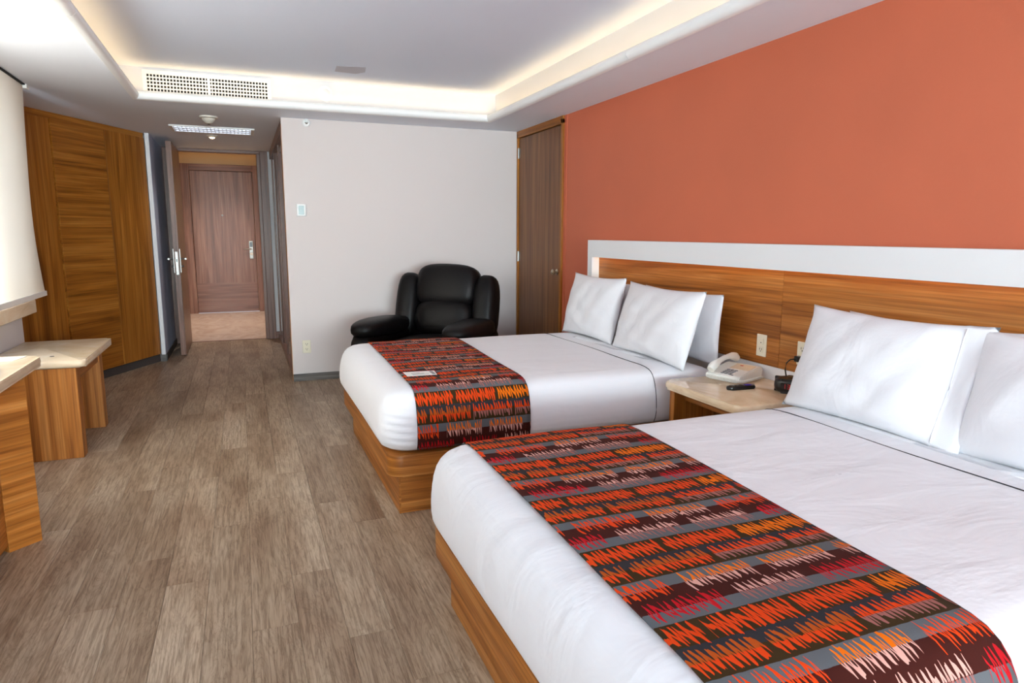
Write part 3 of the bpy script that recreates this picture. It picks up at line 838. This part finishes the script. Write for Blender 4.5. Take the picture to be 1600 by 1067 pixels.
def runner(name, label, y0, y1, xa0, xb0, xa1, xb1, zmin, v0):
    """strip laid across the bed: x span (xa0..xb0) at the near side, (xa1..xb1) at the far side"""
    path = section(y0, y1, 0.0065, zmin)
    s = [0.0]
    for a, b_ in zip(path[:-1], path[1:]): s.append(s[-1]+math.hypot(b_[0]-a[0], b_[1]-a[1]))
    nx = 14; verts, uvs, faces = [], [], []
    for k, (y, z) in enumerate(path):
        f = (y-y0)/(y1-y0)
        xa, xb = xa0+(xa1-xa0)*f, xb0+(xb1-xb0)*f
        for i in range(nx+1):
            x = xa+(xb-xa)*i/nx
            zz_ = z + (0.002*math.sin(x*9+y*5)*(1 if z > 0.6 else 0))
            verts.append((x, y, zz_)); uvs.append((x-xa, s[k]+v0))
    for k in range(len(path)-1):
        for i in range(nx):
            a = k*(nx+1)+i; faces.append((a, a+1, a+nx+2, a+nx+1))
    me = bpy.data.meshes.new(name); me.from_pydata(verts, [], faces); me.update()
    uvl = me.uv_layers.new(name='UVMap')
    for lp in me.loops: uvl.data[lp.index].uv = uvs[lp.vertex_index]
    for p in me.polygons: p.use_smooth = True
    me.materials.append(M['runner'])
    o = bpy.data.objects.new(name, me); COL.objects.link(o)
    md = o.modifiers.new('thick', 'SOLIDIFY'); md.thickness = 0.004; md.offset = 1.0
    return tag(o, label, 'bed runner', 'scribble bed runners')

B1 = (3.005, 4.635); B2 = (0.69, 2.295)
bed('double_bed', 'white double bed on wood platform farther from the viewer, by the recliner', *B1, seed=1)
bed('double_bed', 'white double bed on wood platform nearest the viewer, cut off by the frame', *B2, seed=2)
runner('bed_runner', 'scribble-patterned orange and grey runner on the far bed with card on it', *B1, 0.715, 1.290, 0.755, 1.365, 0.338, 0.03)
runner('bed_runner', 'scribble-patterned orange and grey runner across the nearest bed', *B2, 0.665, 1.275, 0.700, 1.350, 0.338, 0.11)
bm = bmesh.new(); prism(bm, [(0.742, 3.305), (0.895, 3.298), (0.906, 3.400), (0.743, 3.412)], 0.6300, 0.6312)
card = tag(obj('card', bm, 'paper'), 'small white printed card lying on the far bed runner', 'card')
bm = bmesh.new()
for k in range(3): box(bm, 0.775, 0.86-0.02*k, 3.325+0.02*k, 3.331+0.02*k, 0.6312, 0.6316)
box(bm, 0.875, 0.893, 3.31, 3.39, 0.6312, 0.6316)
obj('print', bm, 'ink', card)

# ------------------------------------------------------------------ pillows
def pillow(label, yc, w, h, xb, zb, tilt, thick, seed, rot=0.0, roll=0.0, hem=0.0):
    """standing pillow: bottom edge centre at (xb, yc, zb); leans back to +x by tilt; hem: width of the flat open end at the near side"""
    rng = random.Random(seed); nu, nv = 40, 28
    ph = [rng.uniform(0, 6.28) for _ in range(6)]
    i_s = round(nu*(hem/w)) if hem else 0
    bm = bmesh.new(); vf, vb = {}, {}
    for j in range(nv+1):
        for i in range(nu+1):
            u, v = -1+2*i/nu, -1+2*j/nv
            ue = u
            if hem:
                k = 1-2*hem/w                       # filling stops short of the near end
                ue = max(-1.0, (u-1)*(2/(1+k))+1)
            fu = max(0, 1-abs(ue)**3.0); fv = max(0, 1-abs(v)**2.5)
            t_ = thick*0.5*(fu**0.6)*(fv**0.62)
            fl = 0.0
            if hem and ue <= -0.98: t_ = 0.006*min(1, fv*3); fl = 0.010*math.sin(v*3.4+ph[4])*min(1.0, (u+1)*-6+0.9)
            y = u*w/2*(1-0.055*(1-v*v)*abs(u)**5)
            z = v*h/2*(1-0.085*(1-u*u)*abs(v)**5)
            wr = 0.0035*(math.sin(5*u+3*v+ph[0])+math.sin(9*v-4*u+ph[1])+0.7*math.sin(14*u+6*v+ph[2]))*(fu*fv)**0.4
            cr = abs(u*v)**5*0.008                  # corner points flick forward a little
            edge = i in (0, nu) or j in (0, nv)
            if edge: a = bm.verts.new((-cr+fl, y, z+h/2)); vf[i, j] = vb[i, j] = a
            else:
                vf[i, j] = bm.verts.new((-t_+wr-cr+fl, y, z+h/2)); vb[i, j] = bm.verts.new((t_*0.8+wr*0.5-cr+fl, y, z+h/2))
    for j in range(nv):
        for i in range(nu):
            bm.faces.new((vf[i, j], vf[i, j+1], vf[i+1, j+1], vf[i+1, j]))
            q = (vb[i, j], vb[i+1, j], vb[i+1, j+1], vb[i, j+1])
            if set(q) != {vf[i, j], vf[i+1, j], vf[i+1, j+1], vf[i, j+1]}: bm.faces.new(q)
    t = thing('pillow', label, 'pillow', (xb, yc, zb), 0, 'white bed pillows')
    t.rotation_euler = (roll, tilt, rot)
    seam = [vf[i_s, j].co.copy() for j in range(1, nv)] if hem else None
    case = obj('pillowcase', bm, 'linen', t, True)
    if seam:                                        # stitched edge of the open end
        bm = bmesh.new(); tube(bm, [p+Vector((-0.001, 0, 0)) for p in seam], 0.0022, 6); obj('hem_seam', bm, 'linen', case, True)
    return t
ZP = 0.612
pillow('white pillow at back of far bed, nearly hidden, on recliner side', 4.20, 0.74, 0.405, 2.428, ZP, 0.05, 0.10, 11)
pillow('white pillow at back of far bed, peeking out beside the nightstand', 3.395, 0.78, 0.405, 2.428, ZP, 0.05, 0.10, 12)
pillow('front white pillow of far bed nearest the wood door', 4.235, 0.72, 0.46, 2.245, ZP-0.004, 0.24, 0.16, 13, 0.02)
pillow('front white pillow of far bed nearest the nightstand', 3.42, 0.85, 0.45, 2.215, ZP-0.006, 0.29, 0.16, 14, -0.05)
pillow('white pillow at back of nearest bed, peeking above the nightstand-side pillow', 1.80, 0.74, 0.408, 2.425, ZP, 0.05, 0.10, 15)
pillow('white pillow at back of nearest bed, at the right photo edge', 1.04, 0.74, 0.40, 2.425, ZP, 0.05, 0.10, 16)
pillow('front white pillow of nearest bed, beside nightstand, with hemmed open end', 1.865, 0.78, 0.46, 2.190, ZP-0.006, 0.33, 0.17, 17, 0.02, hem=0.095)
pillow('front white pillow of nearest bed, cut off by the right photo edge', 1.125, 0.82, 0.44, 2.235, ZP-0.006, 0.28, 0.16, 18, 0.02)

# ------------------------------------------------------------------ headboard
t = thing('headboard', 'long wood headboard panel in a white surround along the terracotta wall', 'headboard', (XR-0.001, 0, 0))
HX = 2.49-XR          # front of surround
y_l, y_r = 4.69, -0.6
bm = bmesh.new()
prism_pts = [(HX, 1.168), (HX+0.022, 1.168), (HX+0.022, 1.262), (0.0, 1.262), (0.0, 1.296), (HX, 1.296)]
a_ = [bm.verts.new((x, y_r, z)) for x, z in prism_pts]; b_ = [bm.verts.new((x, y_l, z)) for x, z in prism_pts]
bm.faces.new(a_); bm.faces.new(b_[::-1])
for i in range(6): bm.faces.new((a_[i], a_[(i+1) % 6], b_[(i+1) % 6], b_[i]))
obj('surround_top', bm, 'lacquer', t)
bobj('surround_side', (HX+0.0005, 0.0, y_l-0.068, y_l-0.0005, 0.0, 1.262), 'lacquer', t)
seams = [y_l-0.068, 2.69, 0.7, y_r]
for i in range(3):
    bobj('wood_panel', (-0.034, -0.018, seams[i+1]+0.001, seams[i]-0.001, 0.660, 1.262), 'teak_y', t, 0.001)
bobj('lower_band', (-0.030, -0.002, y_r, y_l-0.068, 0.0, 0.658), 'lacquer', t)
bobj('light_strip', (-0.070, -0.055, y_r, y_l-0.07, 1.250, 1.258), 'led_head', t)
XP = XR-0.034
outlet('wall_outlet', 'ivory switch and socket plate above the telephone', (XP, 2.815, 0.760), -math.pi/2, 'switch')
outlet('wall_outlet', 'ivory socket plate with black plug beside the pillow', (XP, 2.527, 0.762), -math.pi/2)

# ------------------------------------------------------------------ nightstand and things on it
t = thing('nightstand', 'wood nightstand with beige marble top between the beds', 'nightstand')
slab('marble_top', rounded_rect(2.005, 2.556, 2.315, 2.925, (0.05, 0.0, 0.0, 0.05), 6), 0.552, 0.592, 'marble_ns', t, 0.016)
bobj('side_panel', (2.04, 2.55, 2.860, 2.900, 0, 0.552), 'teak_z', t, 0.002)
bobj('side_panel', (2.04, 2.55, 2.340, 2.380, 0, 0.552), 'teak_z', t, 0.002)
bobj('front_rail', (2.10, 2.13, 2.38, 2.86, 0.49, 0.552), 'teak_y', t, 0.001)
bobj('shelf', (2.08, 2.55, 2.38, 2.86, 0.20, 0.225), 'teak_y', t, 0.001)
bobj('back_panel', (2.535, 2.55, 2.38, 2.86, 0.0, 0.552), 'teak_y', t)

ZN = 0.592
# telephone: local +X = away from the user, +Y = its left
t = thing('telephone', 'cream desk telephone with corded handset on the nightstand', 'telephone', (2.40, 2.84, ZN), math.radians(17))
bm = bmesh.new()
sec = [(-0.115, 0.0), (-0.115, 0.022), (-0.105, 0.030), (0.075, 0.062), (0.105, 0.060), (0.112, 0.045), (0.100, 0.0)]
def wedge(bm, y0, y1, s):
    a = [bm.verts.new((x, y0, z)) for x, z in s]; b_ = [bm.verts.new((x, y1, z)) for x, z in s]
    bm.faces.new(a); bm.faces.new(b_[::-1])
    for i in range(len(s)): bm.faces.new((a[i], b_[i], b_[(i+1) % len(s)], a[(i+1) % len(s)]))
wedge(bm, -0.10, 0.10, sec)
bmesh.ops.recalc_face_normals(bm, faces=bm.faces)
bmesh.ops.bevel(bm, geom=list(bm.edges), offset=0.005, segments=2, affect='EDGES')
obj('body', bm, 'phone', t)
def ztop(x): return 0.030+(x+0.105)*(0.032/0.18)
bm = bmesh.new()
hs = [(-0.118, 0.040, 0.020), (-0.10, 0.056, 0.024), (-0.075, 0.066, 0.021), (-0.04, 0.080, 0.014), (0.0, 0.090, 0.0135), (0.04, 0.094, 0.014), (0.075, 0.092, 0.021), (0.10, 0.086, 0.024), (0.118, 0.074, 0.020)]
tube(bm, [(x, 0.066, z+0.006) for x, z, r in hs], [r for *_, r in hs], 12)
smooth_by_angle(obj('handset', bm, 'phone', t), 50)
for r_ in range(4):
    for c_ in range(3):
        x, y = -0.030-0.019*r_, 0.014-0.022*c_; z = ztop(x)
        bobj('key', (x-0.0065, x+0.0065, y-0.008, y+0.008, z-0.002, z+0.004), 'key', t, 0.0015)
bm = bmesh.new(); v = [(-0.005, 0.028), (0.07, 0.028), (0.07, -0.085), (-0.005, -0.085)]
vs_ = [bm.verts.new((x, y, ztop(x)+0.0015)) for x, y in v] + [bm.verts.new((x, y, ztop(x)-0.001)) for x, y in v]
bm.faces.new(vs_[:4]); bm.faces.new(vs_[4:][::-1])
for i in range(4): bm.faces.new((vs_[i], vs_[(i+1) % 4], vs_[4+(i+1) % 4], vs_[4+i]))
obj('label_card', bm, 'label', t)
bobj('speed_key', (0.045, 0.058, -0.02, -0.004, ztop(0.05), ztop(0.05)+0.003), 'redled', t)
bobj('brand_key', (-0.100, -0.090, -0.055, -0.035, ztop(-0.095)-0.001, ztop(-0.095)+0.003), 'key', t, 0.001)
bm = bmesh.new(); pts = []
base = [(-0.10, 0.10, 0.012), (-0.128, 0.06, 0.010), (-0.130, -0.04, 0.009), (-0.126, -0.095, 0.009), (-0.09, -0.116, 0.009), (0.0, -0.117, 0.009), (0.09, -0.112, 0.009)]
N = 520
for i in range(N+1):
    f = i/N*(len(base)-1); k = min(int(f), len(base)-2); q = f-k
    p = Vector(base[k]).lerp(Vector(base[k+1]), q); d = (Vector(base[k+1])-Vector(base[k])).normalized()
    nrm = Vector((-d.y, d.x, 0)); a = i*2*math.pi/8
    pts.append(p+nrm*0.0065*math.cos(a)+Vector((0, 0, 0.0065*math.sin(a))))
tube(bm, pts, 0.0017, 5); obj('coiled_cord', bm, 'phone', t)

t = thing('remote_control', 'black remote control with a blue button on the nightstand', 'remote', (2.250, 2.608, ZN), math.radians(-3))
bm = bmesh.new(); prism(bm, rounded_rect(-0.078, 0.078, -0.021, 0.021, 0.016, 5), 0.0, 0.018, 0.006, 2); smooth_by_angle(obj('case', bm, 'black', t), 40)
for k, (x, m_) in enumerate(((-0.055, 'slot'), (-0.025, 'slot'), (0.0, 'slot'), (0.03, 'blue'), (0.045, 'blue'))):
    bobj('button', (x-0.007, x+0.007, -0.011, 0.011, 0.0175, 0.0205), m_, t, 0.001)

t = thing('alarm_clock', 'black alarm clock with dim red digits half behind the pillow', 'clock', (2.440, 2.450, ZN), math.radians(-62))
bm = bmesh.new()
pts = rounded_rect(-0.095, 0.095, -0.058, 0.052, 0.046, 8)
prism(bm, pts, 0.0, 0.072, 0.030, 6); smooth_by_angle(obj('case', bm, 'black', t), 50)
bobj('display', (-0.048, 0.048, -0.0595, -0.052, 0.022, 0.052), 'glass_dark', t, 0.001)
def seven(bm, x, s):
    W_, H_, T_ = 0.012, 0.022, 0.0024; z = 0.025
    sg = {'a': (0, W_, H_-T_, H_), 'g': (0, W_, H_/2-T_/2, H_/2+T_/2), 'd': (0, W_, 0, T_), 'b': (W_-T_, W_, H_/2, H_), 'c': (W_-T_, W_, 0, H_/2), 'e': (0, T_, 0, H_/2), 'f': (0, T_, H_/2, H_)}
    for k in s: a = sg[k]; box(bm, x+a[0], x+a[1], -0.0602, -0.0594, z+a[2], z+a[3])
bm = bmesh.new()
for x, s in ((-0.04, 'bc'), (-0.018, 'abgcd'), (0.012, 'acdfg')): seven(bm, x, s)
obj('digits', bm, 'redled', t)
bobj('snooze_bar', (-0.03, 0.03, -0.02, 0.02, 0.070, 0.075), 'black', t, 0.002)

t = thing('power_cord', 'black plug and cord hanging from the socket behind the clock', 'cord')
bobj('plug', (XP-0.046, XP-0.011, 2.512, 2.542, 0.724, 0.752), 'black', t, 0.004)
bm = bmesh.new()
tube(bm, [(XP-0.044, 2.530, 0.738), (XP-0.062, 2.545, 0.736), (XP-0.070, 2.562, 0.715), (XP-0.070, 2.568, 0.68), (XP-0.066, 2.56, 0.64), (XP-0.062, 2.54, 0.612), (XP-0.055, 2.525, 0.600), (XP-0.05, 2.515, 0.5985)], 0.0033, 8)
obj('cable', bm, 'black', t, True)

# ------------------------------------------------------------------ recliner
def puff(bm, c, s, p=2.6, tilt=0.0, n=20, m=14, wob=0.0, seed=0, rz=0.0):
    """superellipsoid cushion: centre c, half sizes s; tilt about local X"""
    def pw(a, e): return math.copysign(abs(a)**e, a)
    e = 2/p; rows = []
    mt = Matrix.Rotation(rz, 3, 'Z') @ Matrix.Rotation(tilt, 3, 'X')
    for j in range(1, m):
        la = -math.pi/2+math.pi*j/m; row = []
        for i in range(n):
            lo = -math.pi+2*math.pi*i/n
            v = Vector((s[0]*pw(math.cos(la), e)*pw(math.cos(lo), e), s[1]*pw(math.cos(la), e)*pw(math.sin(lo), e), s[2]*pw(math.sin(la), e)))
            if wob: v *= 1+wob*(math.sin(v.x*17+seed)+math.sin(v.z*15+v.y*11+seed*2))
            row.append(bm.verts.new(mt @ v+Vector(c)))
        rows.append(row)
    lo_ = bm.verts.new(mt @ Vector((0, 0, -s[2]))+Vector(c)); hi_ = bm.verts.new(mt @ Vector((0, 0, s[2]))+Vector(c))
    for j in range(len(rows)-1):
        for i in range(n): bm.faces.new((rows[j][i], rows[j][(i+1) % n], rows[j+1][(i+1) % n], rows[j+1][i]))
    for i in range(n):
        bm.faces.new((lo_, rows[0][(i+1) % n], rows[0][i])); bm.faces.new((hi_, rows[-1][i], rows[-1][(i+1) % n]))

t = thing('recliner', 'black leather recliner with padded arms in the corner behind the far bed', 'armchair', (1.46, 5.51, 0), math.radians(-39))
def cushion(name, *a, **k):
    bm = bmesh.new(); puff(bm, *a, **k); return obj(name, bm, 'leather', t, True)
bobj('base', (-0.40, 0.40, -0.36, 0.36, 0.02, 0.14), 'black', t, 0.02)
cushion('seat', (0, -0.10, 0.34), (0.31, 0.42, 0.15), p=3.4, wob=0.01)
cushion('footrest', (0, -0.44, 0.27), (0.30, 0.10, 0.17), p=3.4)
lt = math.radians(-14)
cushion('back_shell', (0, 0.39, 0.58), (0.38, 0.085, 0.40), p=4.5, tilt=lt)
cushion('lumbar_pad', (0, 0.27, 0.60), (0.27, 0.12, 0.17), p=3.2, tilt=lt, wob=0.01, seed=1)
cushion('head_pad', (0, 0.365, 0.880), (0.285, 0.135, 0.190), p=4.0, tilt=lt, wob=0.012, seed=2)
for s in (-1, 1):
    cushion('back_wing', (s*0.365, 0.33, 0.69), (0.105, 0.135, 0.30), p=3.2, tilt=lt, wob=0.01, seed=3+s)
    cushion('arm', (s*0.405, -0.10, 0.30), (0.115, 0.47, 0.29), p=3.6, wob=0.008, seed=5+s)
    cushion('arm_pad', (s*0.400, -0.15, 0.572), (0.138, 0.40, 0.080), p=2.9, tilt=math.radians(-1.5), wob=0.012, seed=8+s)
